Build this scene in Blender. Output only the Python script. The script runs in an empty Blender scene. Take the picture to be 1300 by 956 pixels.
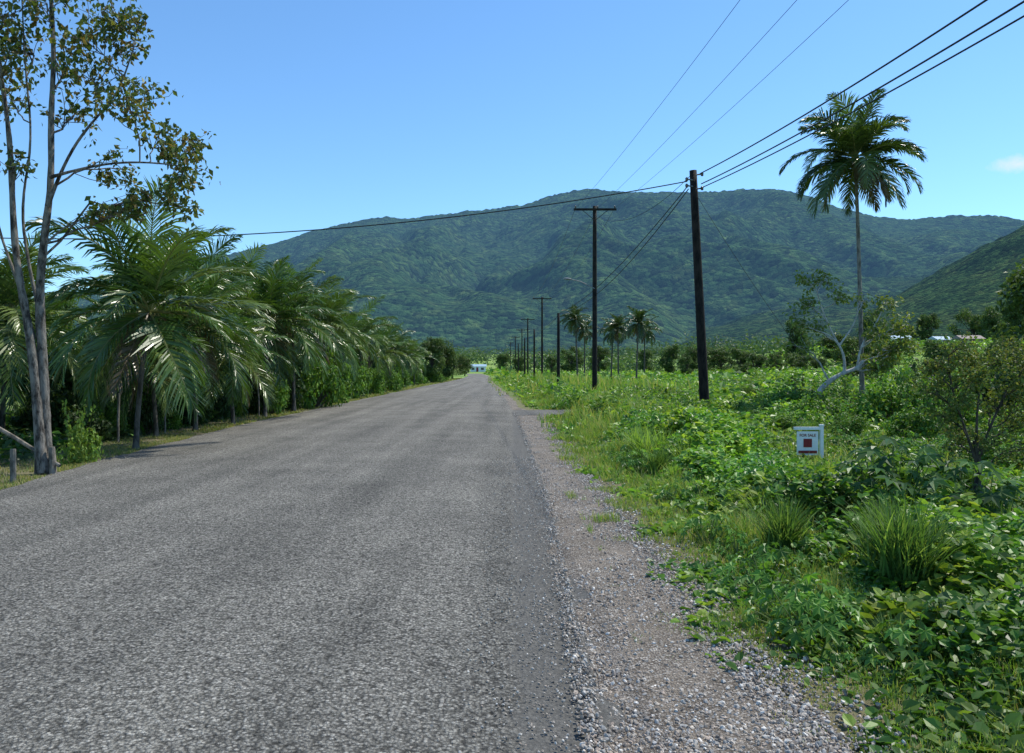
import bpy, math, random
import numpy as np
from mathutils import Vector
rng=np.random.default_rng(7)
random.seed(7)
F=1000.;H=1.6;HY=468.
def W(px,py,d): return np.array([(px-650)/F*d, d, H+(HY-py)/F*d])
scene=bpy.context.scene
COL=scene.collection
def U(a,b,n=None): return rng.uniform(a,b,n)

# ---------------- noise ----------------
def vnoise(x,y,seed=0):
    x=np.asarray(x,float);y=np.asarray(y,float)
    xi=np.floor(x).astype(np.int64);yi=np.floor(y).astype(np.int64)
    xf=x-xi;yf=y-yi
    u=xf*xf*(3-2*xf);v=yf*yf*(3-2*yf)
    def h(a,b):
        n=(a*374761393+b*668265263+seed*144269504)&0xffffffff
        n=((n^(n>>13))*1274126177)&0xffffffff
        return ((n^(n>>16))&0xffff)/65535.
    return (h(xi,yi)*(1-u)+h(xi+1,yi)*u)*(1-v)+(h(xi,yi+1)*(1-u)+h(xi+1,yi+1)*u)*v
def fbm(x,y,o=4,seed=0):
    s=0;a=.5;t=0
    for i in range(o):
        s=s+a*vnoise(x*2**i+17*i,y*2**i-9*i,seed+i);t+=a;a*=.5
    return s/t
def sm(a,b,x):
    t=np.clip((x-a)/(b-a),0,1);return t*t*(3-2*t)

# ---------------- mesh builder ----------------
class B:
    def __init__(s): s.v=[];s.f={3:[],4:[]};s.c=[];s.n=0
    def add(s,V,Fc,C):
        V=np.asarray(V,float).reshape(-1,3);Fc=np.asarray(Fc,np.int64)
        C=np.asarray(C,float)
        if C.ndim==1: C=np.tile(C,(len(V),1))
        s.f[Fc.shape[1]].append(Fc+s.n);s.v.append(V);s.c.append(C);s.n+=len(V)
    def mesh(s,name,mat,smooth=False):
        me=bpy.data.meshes.new(name)
        V=np.concatenate(s.v).astype(np.float32);C=np.concatenate(s.c)
        fs=[np.concatenate(s.f[k]) for k in (3,4) if s.f[k]]
        loops=np.concatenate([f.ravel() for f in fs]).astype(np.int32)
        tot=np.concatenate([np.full(len(f),f.shape[1]) for f in fs])
        st=np.concatenate([[0],np.cumsum(tot)[:-1]]).astype(np.int32)
        me.vertices.add(len(V));me.vertices.foreach_set("co",V.ravel())
        me.loops.add(len(loops));me.loops.foreach_set("vertex_index",loops)
        me.polygons.add(len(tot));me.polygons.foreach_set("loop_start",st)
        me.update(calc_edges=True)
        me.polygons.foreach_set("use_smooth",np.full(len(tot),smooth))
        a=me.color_attributes.new("Col",'FLOAT_COLOR','POINT')
        a.data.foreach_set("color",np.concatenate([C[:,:3],np.ones((len(C),1))],1).astype(np.float32).ravel())
        me.materials.append(mat);me.update()
        return me
def ob(name,me,parent=None,loc=(0,0,0),label=None,cat=None,group=None,kind=None,rz=0,sc=None):
    o=bpy.data.objects.new(name,me);COL.objects.link(o)
    o.location=loc;o.rotation_euler=(0,0,rz)
    if sc is not None: o.scale=(sc,)*3 if np.isscalar(sc) else sc
    if parent is not None:o.parent=parent
    if label:o["label"]=label
    if cat:o["category"]=cat
    if group:o["group"]=group
    if kind:o["kind"]=kind
    return o
def nrm(a): return a/np.maximum(np.linalg.norm(a,axis=-1,keepdims=True),1e-9)
def basis(d,n):
    y=nrm(d);x=nrm(np.cross(y,n));z=np.cross(x,y)
    return np.stack([x,y,z],-1)
def scat(b,tv,tf,P,R,S,C):
    n=len(P)
    if n==0:return
    S=np.asarray(S,float)
    if S.ndim==1:S=np.repeat(S[:,None],3,1)
    V=np.einsum('nij,nkj->nki',R,tv[None]*S[:,None,:])+P[:,None]
    Fc=(tf[None]+(np.arange(n)*len(tv))[:,None,None]).reshape(-1,tf.shape[1])
    b.add(V.reshape(-1,3),Fc,np.repeat(C,len(tv),0))
def rvec(n): return nrm(rng.normal(size=(n,3)))
def pal(n,cols,jit=.25):
    cols=np.array(cols);c=cols[rng.integers(0,len(cols),n)]
    return c*U(1-jit,1+jit,(n,1))
LEAF4=(np.array([[0,0,0],[-.3,.45,.1],[0,1,-.05],[.3,.45,.1]],float),np.array([[0,2,1],[0,3,2]]))
LEAF6=(np.array([[0,0,0],[-.36,.22,.07],[-.3,.66,.06],[0,1,-.12],[.3,.66,.06],[.36,.22,.07]],float),np.array([[0,3,2,1],[0,5,4,3]]))
def lobed():
    v=[[0,0,0]];angs=np.linspace(-150,150,7)
    pts=[]
    for i,a in enumerate(angs):
        r=1.0-.45*abs(a)/150
        pts.append((a,r,-.18))
        if i<6: pts.append((a+25,r*.5,.05))
    for a,r,z in pts:
        v.append([math.sin(math.radians(a))*r,math.cos(math.radians(a))*r,z])
    f=[[0,i+1,i] for i in range(1,len(v)-1)]
    return np.array(v,float),np.array(f)
LOBED=lobed()
def leaves(b,P,size,cols,tmpl=LEAF4,up=1.0,droop=.2,outn=None,jit=.25):
    n=len(P)
    if n==0:return
    nn=rvec(n)+np.array([0,0,up])
    if outn is not None: nn=nn+outn
    d=rvec(n)+np.array([0,0,-droop])
    nn=nrm(nn);d=nrm(d-nn*(d*nn).sum(-1,keepdims=True)*.8)
    scat(b,tmpl[0],tmpl[1],P,basis(d,nn),size,pal(n,cols,jit))
def blob(b,c,r,n,size,cols,tmpl=LEAF4,droop=.2,shell=.5,up=.7):
    d=rvec(n);rad=U(shell,1,n)**.7
    bump=1+.25*(vnoise(d[:,0]*2.5+c[0]*3,d[:,2]*2.5+c[1]*3+d[:,1]*2)-.5)*2
    P=np.array(c)+d*(rad*bump)[:,None]*np.array(r)
    leaves(b,P,U(size*.6,size*1.3,n),cols,tmpl,up=up,droop=droop,outn=d*1.0)
def tube(b,pts,rad,n=6,col=(.5,.5,.5)):
    pts=np.asarray(pts,float);m=len(pts)
    rad=np.full(m,rad) if np.isscalar(rad) else np.asarray(rad,float)
    t=nrm(np.gradient(pts,axis=0))
    dv=pts[-1]-pts[0];ref=np.array([0.,1,0.01]) if abs(dv[2])>.75*np.linalg.norm(dv) else np.array([0,0.01,1.])
    x=nrm(np.cross(t,ref));y=np.cross(t,x)
    a=np.linspace(0,2*np.pi,n,endpoint=False)
    V=pts[:,None]+(x[:,None]*np.cos(a)[None,:,None]+y[:,None]*np.sin(a)[None,:,None])*rad[:,None,None]
    fs=[]
    for i in range(m-1):
        for j in range(n):
            k=(j+1)%n
            fs.append([i*n+j,i*n+k,(i+1)*n+k,(i+1)*n+j])
    b.add(V.reshape(-1,3),fs,col)
def tubecap(b,pts,rad,n=8,col=(.5,.5,.5)):
    tube(b,pts,rad,n,col)
    base=b.n-len(pts)*n
    r=np.array(pts[-1],float)
    b.v.append(r[None]);b.c.append(np.array([col],float));ci=b.n;b.n+=1
    k=base+(len(pts)-1)*n
    b.f[3].append(np.array([[k+j,k+(j+1)%n,ci] for j in range(n)]))
def box(b,c,s,col=(.5,.5,.5),bev=.0):
    c=np.array(c,float);s=np.array(s,float)/2
    v=np.array([[x,y,z] for x in(-1,1) for y in(-1,1) for z in(-1,1)],float)*s+c
    f=[[0,1,3,2],[4,6,7,5],[0,4,5,1],[2,3,7,6],[0,2,6,4],[1,5,7,3]]
    b.add(v,f,col)
def bez(p0,p1,lift=.2,jit=.05,m=7):
    p0=np.array(p0,float);p1=np.array(p1,float);L=np.linalg.norm(p1-p0)
    c=(p0+p1)/2+np.array([0,0,lift*L])+rng.normal(size=3)*jit*L
    t=np.linspace(0,1,m)[:,None]
    p=(1-t)**2*p0+2*t*(1-t)*c+t*t*p1
    p[1:-1]+=rng.normal(size=(m-2,3))*jit*L*.15
    return p
def blades(b,P,h,w,bend,cols,jit=.25,seg=3):
    n=len(P)
    if n==0:return
    az=U(0,2*np.pi,n);hd=np.stack([np.cos(az),np.sin(az),0*az],-1)
    saz=az+np.pi/2+U(-.5,.5,n);sd=np.stack([np.cos(saz),np.sin(saz),0*az],-1)
    V=np.zeros((n,2*(seg+1),3))
    for i in range(seg+1):
        t=i/seg
        p=P+hd*(h*bend*t**1.8)[:,None]+np.array([0,0,1])*(h*(t-.35*bend*t**2.2))[:,None]
        ww=w*(1-t)**.6*.5+.0004
        V[:,2*i]=p-sd*ww[:,None];V[:,2*i+1]=p+sd*ww[:,None]
    f=np.array([[2*i,2*i+1,2*i+3,2*i+2] for i in range(seg)])
    Fc=(f[None]+(np.arange(n)*2*(seg+1))[:,None,None]).reshape(-1,4)
    b.add(V.reshape(-1,3),Fc,np.repeat(pal(n,cols,jit),2*(seg+1),0))

# ---------------- materials ----------------
def newmat(name):
    m=bpy.data.materials.new(name);m.use_nodes=True
    nt=m.node_tree;nt.nodes.clear()
    return m,nt,nt.nodes,nt.links
def N(nt,t,**k):
    n=nt.nodes.new(t)
    for a,v in k.items():
        if a in n.inputs.keys(): n.inputs[a].default_value=v
        else: setattr(n,a,v)
    return n
def ramp(nt,fac,stops):
    r=nt.nodes.new('ShaderNodeValToRGB');e=r.color_ramp.elements
    while len(e)<len(stops): e.new(.5)
    for i,(p,c) in enumerate(stops):
        e[i].position=p;e[i].color=(*c,1) if len(c)==3 else c
    nt.links.new(fac,r.inputs[0]);return r.outputs[0]
def noise(nt,vec,scale,detail=4,rough=.55):
    n=N(nt,'ShaderNodeTexNoise');n.inputs['Scale'].default_value=scale
    n.inputs['Detail'].default_value=detail;n.inputs['Roughness'].default_value=rough
    nt.links.new(vec,n.inputs['Vector']);return n.outputs['Fac']
def vor(nt,vec,scale,out='Distance'):
    n=N(nt,'ShaderNodeTexVoronoi');n.inputs['Scale'].default_value=scale
    nt.links.new(vec,n.inputs['Vector']);return n.outputs[out]
def mix(nt,fac,a,b,mode='MIX'):
    n=nt.nodes.new('ShaderNodeMix');n.data_type='RGBA';n.blend_type=mode
    for s,v in ((n.inputs[0],fac),(n.inputs[6],a),(n.inputs[7],b)):
        if isinstance(v,bpy.types.NodeSocket): nt.links.new(v,s)
        elif isinstance(v,(int,float)): s.default_value=v
        else: s.default_value=(*v,1)
    return n.outputs[2]
def math_(nt,op,a,b=0.,c=None):
    n=nt.nodes.new('ShaderNodeMath');n.operation=op
    for i,v in enumerate((a,b)):
        if isinstance(v,bpy.types.NodeSocket): nt.links.new(v,n.inputs[i])
        else:n.inputs[i].default_value=v
    return n.outputs[0]
def mapr(nt,v,a,b,c=0.,d=1.):
    n=nt.nodes.new('ShaderNodeMapRange');nt.links.new(v,n.inputs[0])
    n.inputs[1].default_value=a;n.inputs[2].default_value=b;n.inputs[3].default_value=c;n.inputs[4].default_value=d
    return n.outputs[0]
def bump(nt,h,dist,strength=1.):
    n=nt.nodes.new('ShaderNodeBump');n.inputs['Strength'].default_value=strength;n.inputs['Distance'].default_value=dist
    nt.links.new(h,n.inputs['Height']);return n.outputs[0]
def bsdf(nt,color,rough=.8,spec=.3,normal=None,metal=0):
    p=nt.nodes.new('ShaderNodeBsdfPrincipled')
    if isinstance(color,bpy.types.NodeSocket): nt.links.new(color,p.inputs['Base Color'])
    else:p.inputs['Base Color'].default_value=(*color,1)
    p.inputs['Roughness'].default_value=rough;p.inputs['Specular IOR Level'].default_value=spec
    p.inputs['Metallic'].default_value=metal
    if normal is not None:nt.links.new(normal,p.inputs['Normal'])
    return p
def out(nt,sh):
    o=nt.nodes.new('ShaderNodeOutputMaterial');nt.links.new(sh,o.inputs[0])
def pos(nt): return nt.nodes.new('ShaderNodeNewGeometry').outputs['Position']
def leafmat(name,trans=.35,rough=.5,spec=.35,tint=(1.25,1.2,.55),gain=1.):
    m,nt,n,l=newmat(name)
    a=N(nt,'ShaderNodeAttribute',attribute_name="Col").outputs['Color']
    a=mix(nt,1.,a,(gain,gain,gain),'MULTIPLY')
    p=bsdf(nt,a,rough,spec)
    t=nt.nodes.new('ShaderNodeBsdfTranslucent')
    l.new(mix(nt,1.,a,tint,'MULTIPLY'),t.inputs[0])
    mx=nt.nodes.new('ShaderNodeMixShader');mx.inputs[0].default_value=trans
    l.new(p.outputs[0],mx.inputs[1]);l.new(t.outputs[0],mx.inputs[2]);out(nt,mx.outputs[0]);return m
def barkmat(name,c1,c2,scale=8,spec=.2,bd=.02):
    m,nt,n,l=newmat(name)
    tc=nt.nodes.new('ShaderNodeTexCoord').outputs['Object']
    mp=nt.nodes.new('ShaderNodeMapping');mp.inputs['Scale'].default_value=(1,1,.35);l.new(tc,mp.inputs[0])
    f=noise(nt,mp.outputs[0],scale,6,.7)
    c=ramp(nt,f,[(.4,c1),(.58,c2)])
    out(nt,bsdf(nt,c,.85,spec,bump(nt,f,bd)).outputs[0]);return m
def plain(name,c,rough=.6,spec=.4,metal=0,var=.25,scale=20):
    m,nt,n,l=newmat(name)
    tc=nt.nodes.new('ShaderNodeTexCoord').outputs['Object']
    f=noise(nt,tc,scale,5,.6)
    c_=ramp(nt,f,[(.3,tuple(x*(1-var) for x in c)),(.7,tuple(min(1,x*(1+var)) for x in c))])
    out(nt,bsdf(nt,c_,rough,spec,None,metal).outputs[0]);return m
def attrmat(name,rough=.8,spec=.3):
    m,nt,n,l=newmat(name)
    a=N(nt,'ShaderNodeAttribute',attribute_name="Col").outputs['Color']
    f=noise(nt,nt.nodes.new('ShaderNodeTexCoord').outputs['Object'],60,4)
    c=mix(nt,1.,a,ramp(nt,f,[(.3,(.7,.7,.7)),(.7,(1.2,1.2,1.2))]),'MULTIPLY')
    out(nt,bsdf(nt,c,rough,spec).outputs[0]);return m
M_leaf=leafmat("foliage",.36,.5,.28,gain=1.95)
M_weed=leafmat("weed_leaf",.4,.42,.36,(1.15,1.2,.5),gain=2.15)
M_grass=leafmat("grass_blade",.42,.6,.15,gain=2.1)
M_palm=leafmat("palm_frond",.24,.33,.5,(1.1,1.25,.4),gain=1.75)
M_bark=barkmat("grey_bark",(.035,.03,.025),(.23,.21,.18),11,bd=.04)
M_palmbark=barkmat("palm_bark",(.04,.036,.03),(.13,.118,.1),10)
M_palmpale=barkmat("pale_palm_bark",(.1,.09,.075),(.24,.22,.19),10)
M_darkbark=barkmat("dark_bark",(.03,.025,.02),(.1,.085,.065),12)
M_palebark=barkmat("pale_bark",(.28,.27,.24),(.5,.48,.44),10)
M_pole=barkmat("creosoted_wood",(.006,.005,.005),(.028,.022,.018),6,.25)
M_post=barkmat("weathered_wood",(.09,.08,.065),(.25,.22,.18),14)
M_wire=plain("black_cable",(.015,.015,.017),.5,.3)
M_ceramic=plain("insulator_ceramic",(.1,.08,.07),.3,.5)
M_metal=plain("galvanised_metal",(.2,.21,.22),.6,.3,.2)
M_white=plain("white_paint",(.78,.79,.8),.5,.4,var=.06)
M_red=plain("dark_red_paint",(.22,.015,.02),.5,.4,var=.1)
M_blue=plain("pale_blue_roof",(.3,.42,.5),.5,.3,var=.1)
M_roofr=plain("rusty_roof",(.25,.2,.18),.7,.3,var=.3,scale=2)
M_glass=plain("dark_window",(.03,.04,.05),.15,.6,var=.05)
M_stone=attrmat("gravel_stone",.8,.3)

# ---------------- road edges ----------------
LY=np.array([-10,4,10.4,14.5,22.2,34,72.7,94,133,180,240]);LX=np.array([-6.5,-6.5,-6.76,-7.27,-7.7,-7.8,-8.0,-7.9,-8.2,-9.9,-14.])
RY=np.array([-10,4,9.3,17.4,25.8,50,94,133,180,240]);RX=np.array([.4,.4,.46,.34,.2,-.6,-2.6,-3.8,-5.6,-9.5])
rL=lambda y:np.interp(y,LY,LX)
rR=lambda y:np.interp(y,RY,RX)
def gh(x,y):
    x=np.asarray(x,float);y=np.asarray(y,float)
    l=rL(y);r=rR(y)
    off=np.maximum(l-1.6-x,x-r-1.5);k=sm(0,4,off)
    k=np.where((y>230)&(y<600),1,k)
    z=-.012+k*((fbm(x*.25,y*.25,3,5)-.5)*.25)*np.clip(1-y/400,0,1)
    z=z+np.clip(y-350,0,700)*.03
    z=z+7*sm(66,92,x)*sm(150,190,y)*(1-sm(400,700,y))
    return z

# ground
xs=np.sinh(np.linspace(-7.2,7.2,360))*12;xs=xs*(7000/xs.max())
ys=np.concatenate([np.linspace(-40,0,12)[:-1],np.linspace(0,40,130)[:-1],40+np.sinh(np.linspace(0,6,150))*38])
X,Y=np.meshgrid(xs,ys);Z=gh(X,Y)
nx,ny=len(xs),len(ys)
def gridf(ny,nx):
    i=np.arange((ny-1)*(nx-1));r=i//(nx-1);c=i%(nx-1);a=r*nx+c
    return np.stack([a,a+1,a+nx+1,a+nx],-1)
m,nt,n,l=newmat("ground_soil_grass")
P_=pos(nt);sx=nt.nodes.new('ShaderNodeSeparateXYZ');l.new(P_,sx.inputs[0])
f1=noise(nt,P_,.35,5);f2=noise(nt,P_,6,6,.7);f3=noise(nt,P_,40,4,.7)
g=ramp(nt,f2,[(.3,(.06,.1,.025)),(.5,(.12,.19,.04)),(.72,(.2,.27,.07))])
dry=ramp(nt,f3,[(.3,(.13,.105,.065)),(.55,(.23,.195,.125)),(.75,(.18,.2,.075))])
near=mapr(nt,sx.outputs['Y'],30,80,.45,.0)
fac=math_(nt,'MULTIPLY',ramp(nt,f1,[(.42,(0,0,0)),(.6,(1,1,1))]),near)
c=mix(nt,fac,g,dry)
far=ramp(nt,noise(nt,P_,.05,5),[(.35,(.13,.22,.045)),(.6,(.24,.33,.09))])
c=mix(nt,mapr(nt,sx.outputs['Y'],50,150),c,far)
vl=math_(nt,'MULTIPLY',mapr(nt,sx.outputs['X'],-10,-9.,0,1),mapr(nt,sx.outputs['X'],1.7,2.1,1,0))
vl=math_(nt,'MULTIPLY',vl,mapr(nt,sx.outputs['Y'],25,60,.85,0))
c=mix(nt,vl,c,dry)
out(nt,bsdf(nt,c,.95,.1,bump(nt,f3,.03)).outputs[0])
b=B();b.add(np.stack([X,Y,Z],-1).reshape(-1,3),gridf(ny,nx),(.1,.1,.1));ob("ground",b.mesh("ground",m,True),label="flat grassy ground reaching the mountains",cat="ground",kind="structure")

# road
m,nt,n,l=newmat("chip_seal_asphalt")
P_=pos(nt);sx=nt.nodes.new('ShaderNodeSeparateXYZ');l.new(P_,sx.inputs[0])
mp=nt.nodes.new('ShaderNodeMapping');mp.inputs['Scale'].default_value=(1,1,.01);l.new(P_,mp.inputs[0]);Q=mp.outputs[0]
vd=vor(nt,Q,58,'Distance');vc=vor(nt,Q,58,'Color');
sep=nt.nodes.new('ShaderNodeSeparateColor');l.new(vc,sep.inputs[0])
chip=ramp(nt,sep.outputs[0],[(0,(.17,.165,.146)),(.45,(.25,.242,.214)),(.8,(.32,.31,.277)),(1,(.44,.427,.385))])
mort=(.09,.087,.078)
c=mix(nt,ramp(nt,vd,[(.35,(0,0,0)),(.75,(1,1,1))]),chip,mort)
nb=noise(nt,Q,.7,6,.65)
c=mix(nt,1.,c,ramp(nt,nb,[(.3,(.76,.755,.75)),(.5,(1.,.99,.98)),(.7,(1.2,1.19,1.17))]),'MULTIPLY')
ns=nt.nodes.new('ShaderNodeMapping');ns.inputs['Scale'].default_value=(1.3,.05,.01);l.new(P_,ns.inputs[0])
nw=noise(nt,ns.outputs[0],1.2,4)
c=mix(nt,1.,c,ramp(nt,nw,[(.35,(.78,.78,.78)),(.6,(1.12,1.11,1.1))]),'MULTIPLY')
nm=noise(nt,Q,18,5,.75)
c=mix(nt,1.,c,ramp(nt,nm,[(.36,(.4,.395,.38)),(.47,(.92,.92,.92)),(.7,(1.25,1.245,1.23))]),'MULTIPLY')
na=noise(nt,Q,2.2,5,.7)
ex=math_(nt,'ADD',sx.outputs['X'],math_(nt,'MULTIPLY',na,.4))
nedge=mapr(nt,sx.outputs['Y'],22,40,1,0)
ef=math_(nt,'MULTIPLY',math_(nt,'MULTIPLY',mapr(nt,ex,.16,.26),nedge),.75)
c=mix(nt,ef,c,(.105,.102,.094))
hgt=math_(nt,'ADD',math_(nt,'MULTIPLY',vd,-.6),math_(nt,'MULTIPLY',nm,2.6))
hgt=math_(nt,'MULTIPLY',hgt,math_(nt,'SUBTRACT',1.,math_(nt,'MULTIPLY',ef,.7)))
out(nt,bsdf(nt,c,.88,.12,bump(nt,hgt,.017)).outputs[0]);M_road=m
yy=np.concatenate([np.arange(-8,30,.1),np.arange(30,242,1.)])
cols=17;b=B();V=[]
lj=(fbm(yy*.8,yy*0,3,1)-.5)*.35+(fbm(yy*5,yy*0,2,2)-.5)*.08
rj=(fbm(yy*.7,yy*0+3,3,3)-.5)*.26+(fbm(yy*4,yy*0,3,4)-.5)*.2
for i in range(cols):
    t=i/(cols-1);x=(rL(yy)+lj)*(1-t)+(rR(yy)+rj)*t
    z=.006+.05*(1-(2*t-1)**4)*1.0
    V.append(np.stack([x,yy,np.full_like(yy,z)],-1))
V=np.stack(V,1)
b.add(V.reshape(-1,3),gridf(len(yy),cols),(.1,.1,.1));ob("road",b.mesh("road",M_road,True),label="coarse grey chip-seal country road, worn edges",cat="road",kind="structure")

# gravel shoulder
m,nt,n,l=newmat("gravel_shoulder")
P_=pos(nt)
vc=vor(nt,P_,66,'Color');vd=vor(nt,P_,66);sep=nt.nodes.new('ShaderNodeSeparateColor');l.new(vc,sep.inputs[0])
c=ramp(nt,sep.outputs[0],[(0,(.15,.13,.105)),(.4,(.28,.245,.203)),(.75,(.375,.335,.285)),(1,(.58,.54,.48))])
c=mix(nt,ramp(nt,vd,[(.35,(0,0,0)),(.7,(1,1,1))]),c,(.11,.09,.072))
nf=noise(nt,P_,3.,6,.7);nd=noise(nt,P_,160,3)
dust=ramp(nt,nd,[(.3,(.24,.2,.157)),(.7,(.38,.325,.265))])
c=mix(nt,ramp(nt,nf,[(.46,(0,0,0)),(.66,(.7,.7,.7))]),c,dust)
c=mix(nt,1.,c,ramp(nt,noise(nt,P_,1.3,4),[(.3,(.78,.76,.73)),(.7,(1.12,1.12,1.12))]),'MULTIPLY')
out(nt,bsdf(nt,c,.9,.15,bump(nt,math_(nt,'ADD',vd,nd),-.014)).outputs[0]);M_grav=m
gw=lambda y:np.interp(y,[-8,4,10,17,25.8,27,32,100,200],[.95,.93,.72,.75,.9,.9,.35,.3,.2])
b=B();V=[]
gj=(fbm(yy*.9,yy*0+8,3,13)-.5)*.6+(fbm(yy*6,yy*0,2,14)-.5)*.18
for i in range(9):
    t=i/8;x=(rR(yy)-.2)*(1-t)+(rR(yy)+gw(yy)+gj*np.minimum(1,gw(yy)))*t
    z=.002+.012*vnoise(x*6,yy*6,9)*math.sin(math.pi*t)
    V.append(np.stack([x,yy,z],-1))
b.add(np.stack(V,1).reshape(-1,3),gridf(len(yy),9),(.1,.1,.1));ob("gravel_shoulder",b.mesh("gravel_shoulder",M_grav,True),label="beige gravel shoulder beside the road",cat="road shoulder",kind="structure")
# driveway apron
b=B();t=np.linspace(0,1,14);xe=.0+t*3.4;y0=26.3+.9*t**.5+.6*t;y1=30.2-.6*t**.5+.9*t
V=np.stack([np.stack([xe,y0*(1-s)+y1*s+(vnoise(xe*3,xe*0+s*7)-.5)*.4,np.full_like(xe,.018)],-1) for s in np.linspace(0,1,5)],1)
b.add(V.reshape(-1,3),gridf(14,5)[:,::-1],(.1,.1,.1))
ob("driveway",b.mesh("driveway",M_road,True),label="short grey paved driveway joining the road",cat="driveway",kind="structure")

# stones
def ico():
    p=(1+5**.5)/2
    v=np.array([[-1,p,0],[1,p,0],[-1,-p,0],[1,-p,0],[0,-1,p],[0,1,p],[0,-1,-p],[0,1,-p],[p,0,-1],[p,0,1],[-p,0,-1],[-p,0,1]])/1.9
    f=np.array([[0,11,5],[0,5,1],[0,1,7],[0,7,10],[0,10,11],[1,5,9],[5,11,4],[11,10,2],[10,7,6],[7,1,8],[3,9,4],[3,4,2],[3,2,6],[3,6,8],[3,8,9],[4,9,5],[2,4,11],[6,2,10],[8,6,7],[9,8,1]])
    return v,f
b=B()
iv,iff=ico()
for k in range(4):
    tv=iv*(1+rng.normal(size=(12,1))*.18)+rng.normal(size=(12,3))*.06
    n=9500;y=3.+25*U(0,1,n)**2.0
    t=np.where(U(0,1,n)<.74,U(-.12,1.1,n),.75+np.abs(rng.normal(size=n))*.34)
    x=rR(y)+t*gw(y)
    pk=(fbm(x*2.2,y*2.2,2,201)+U(-.12,.12,n)>.36)|(t>.8);x=x[pk];y=y[pk];n=len(x)
    s=.0045+.010*U(0,1,n)**3
    n2=1300;y2=U(3,14,n2);x2=rR(y2)-rng.exponential(.3,n2);x=np.concatenate([x,x2]);y=np.concatenate([y,y2]);s=np.concatenate([s,U(.003,.008,n2)])
    zz=np.where(x<rR(y),.035,.004)
    R=basis(rvec(len(x)),rvec(len(x)))
    P=np.stack([x,y,zz+s*.3],-1)
    S=np.stack([s*U(.8,1.4,len(x)),s,s*U(.5,1,len(x))],-1)
    scat(b,tv,iff,P,R,S,pal(len(x),[(.43,.375,.31),(.3,.262,.22),(.57,.53,.47),(.22,.19,.16),(.37,.3,.24),(.33,.315,.29)],.3))
ob("gravel",b.mesh("gravel",M_stone),label="loose gravel stones along the road edge",cat="gravel",kind="stuff")

# ---------------- mountains ----------------
def mtmat(name,y0,y1,h0,h1,sc=.1,gain=1.):
    m,nt,n,l=newmat(name)
    P_=pos(nt);sx=nt.nodes.new('ShaderNodeSeparateXYZ');l.new(P_,sx.inputs[0])
    vd=vor(nt,P_,sc);vc=vor(nt,P_,sc,'Color');sp=nt.nodes.new('ShaderNodeSeparateColor');l.new(vc,sp.inputs[0])
    f=noise(nt,P_,.02,8,.78);f0=noise(nt,P_,.0035,4,.6)
    g=lambda t:tuple(v*gain for v in t)
    c=ramp(nt,f,[(.34,g((.018,.042,.014))),(.5,g((.035,.072,.021))),(.66,g((.08,.12,.034)))])
    c=mix(nt,1.,c,ramp(nt,f0,[(.35,(.9,.95,.95)),(.65,(1.1,1.06,1.))]),'MULTIPLY')
    c=mix(nt,1.,c,ramp(nt,sp.outputs[0],[(0,(.35,.35,.35)),(1,(1.65,1.65,1.65))]),'MULTIPLY')
    haze_paint=mapr(nt,sx.outputs['Y'],y0,y1,h0,h1)
    c=mix(nt,math_(nt,'MULTIPLY',haze_paint,.38),c,(.035,.07,.08))  # aerial haze painted in: forest colour pulled to blue grey with distance
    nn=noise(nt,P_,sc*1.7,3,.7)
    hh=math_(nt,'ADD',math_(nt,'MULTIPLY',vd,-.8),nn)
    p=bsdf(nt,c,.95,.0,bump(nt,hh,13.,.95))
    e=mix(nt,haze_paint,(0,0,0),(.05,.112,.22))  # airlight imitated by a blue glow of the slopes, stronger farther off
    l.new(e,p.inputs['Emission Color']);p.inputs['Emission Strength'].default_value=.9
    out(nt,p.outputs[0]);return m
def fan(name,prof,D0,D1,D2,amp,seed,mat,lab,sx=420.,nu=760,nyy=230,pw=1.15):
    pr=np.array(prof,float);u=np.linspace(-1.0,1.0,nu);px=650+u*1000
    E=np.interp(px,pr[:,0],(HY-pr[:,1])/1000.)
    k=np.hanning(21);k/=k.sum();E=np.convolve(np.pad(E,10,'edge'),k,'valid')
    y=np.concatenate([np.linspace(D0,D1,nyy),np.linspace(D1,D2,30)[1:]])
    UU,YY=np.meshgrid(u,y);EE=np.tile(E,(len(y),1))
    XX=UU*YY
    Hc=EE*D1+H
    t=np.clip((YY-D0)/(D1-D0),0,1)
    tb=np.clip((YY-D1)/(D2-D1),0,1)
    wx=XX+ (fbm(XX/600,YY/600,2,seed+9)-.5)*500
    rf=lambda f:1-(np.sqrt((2*f-1)**2+.012)-.1)
    r=rf(fbm(wx/sx,YY/(sx*2.4),2,seed))
    r2=rf(fbm(wx/(sx*.35)+5,YY/(sx*.9),3,seed+4))
    s=t**pw
    Z=Hc*s+Hc*amp*np.sin(np.pi*t**1.05)**.8*(1-sm(.88,1,t))*((r-.8)*2.0+(r2-.78)*1.0)
    lim=EE*YY*.985+H
    Z=np.where(t<1,np.minimum(Z,lim),Z)
    Z=Z*(1-tb**1.3)
    ridge=np.exp(-((YY-D1)/(D1*.02))**2)
    Z=Z+(fbm(XX/60,YY/60,2,seed+2)-.5)*9*np.minimum(1,t*6)*(D1/3000)+(vnoise(XX/9,YY/9,seed+3)-.3)*8*ridge*(D1/3000)
    Z=np.where(t<=0,-5,Z)+ -2
    b=B();b.add(np.stack([XX,YY,Z],-1).reshape(-1,3),gridf(len(y),nu),(.1,.1,.1))
    ob(name,b.mesh(name,mat,True),label=lab,cat="mountain" if 'mount' in name else "hill",kind="structure")
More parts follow.
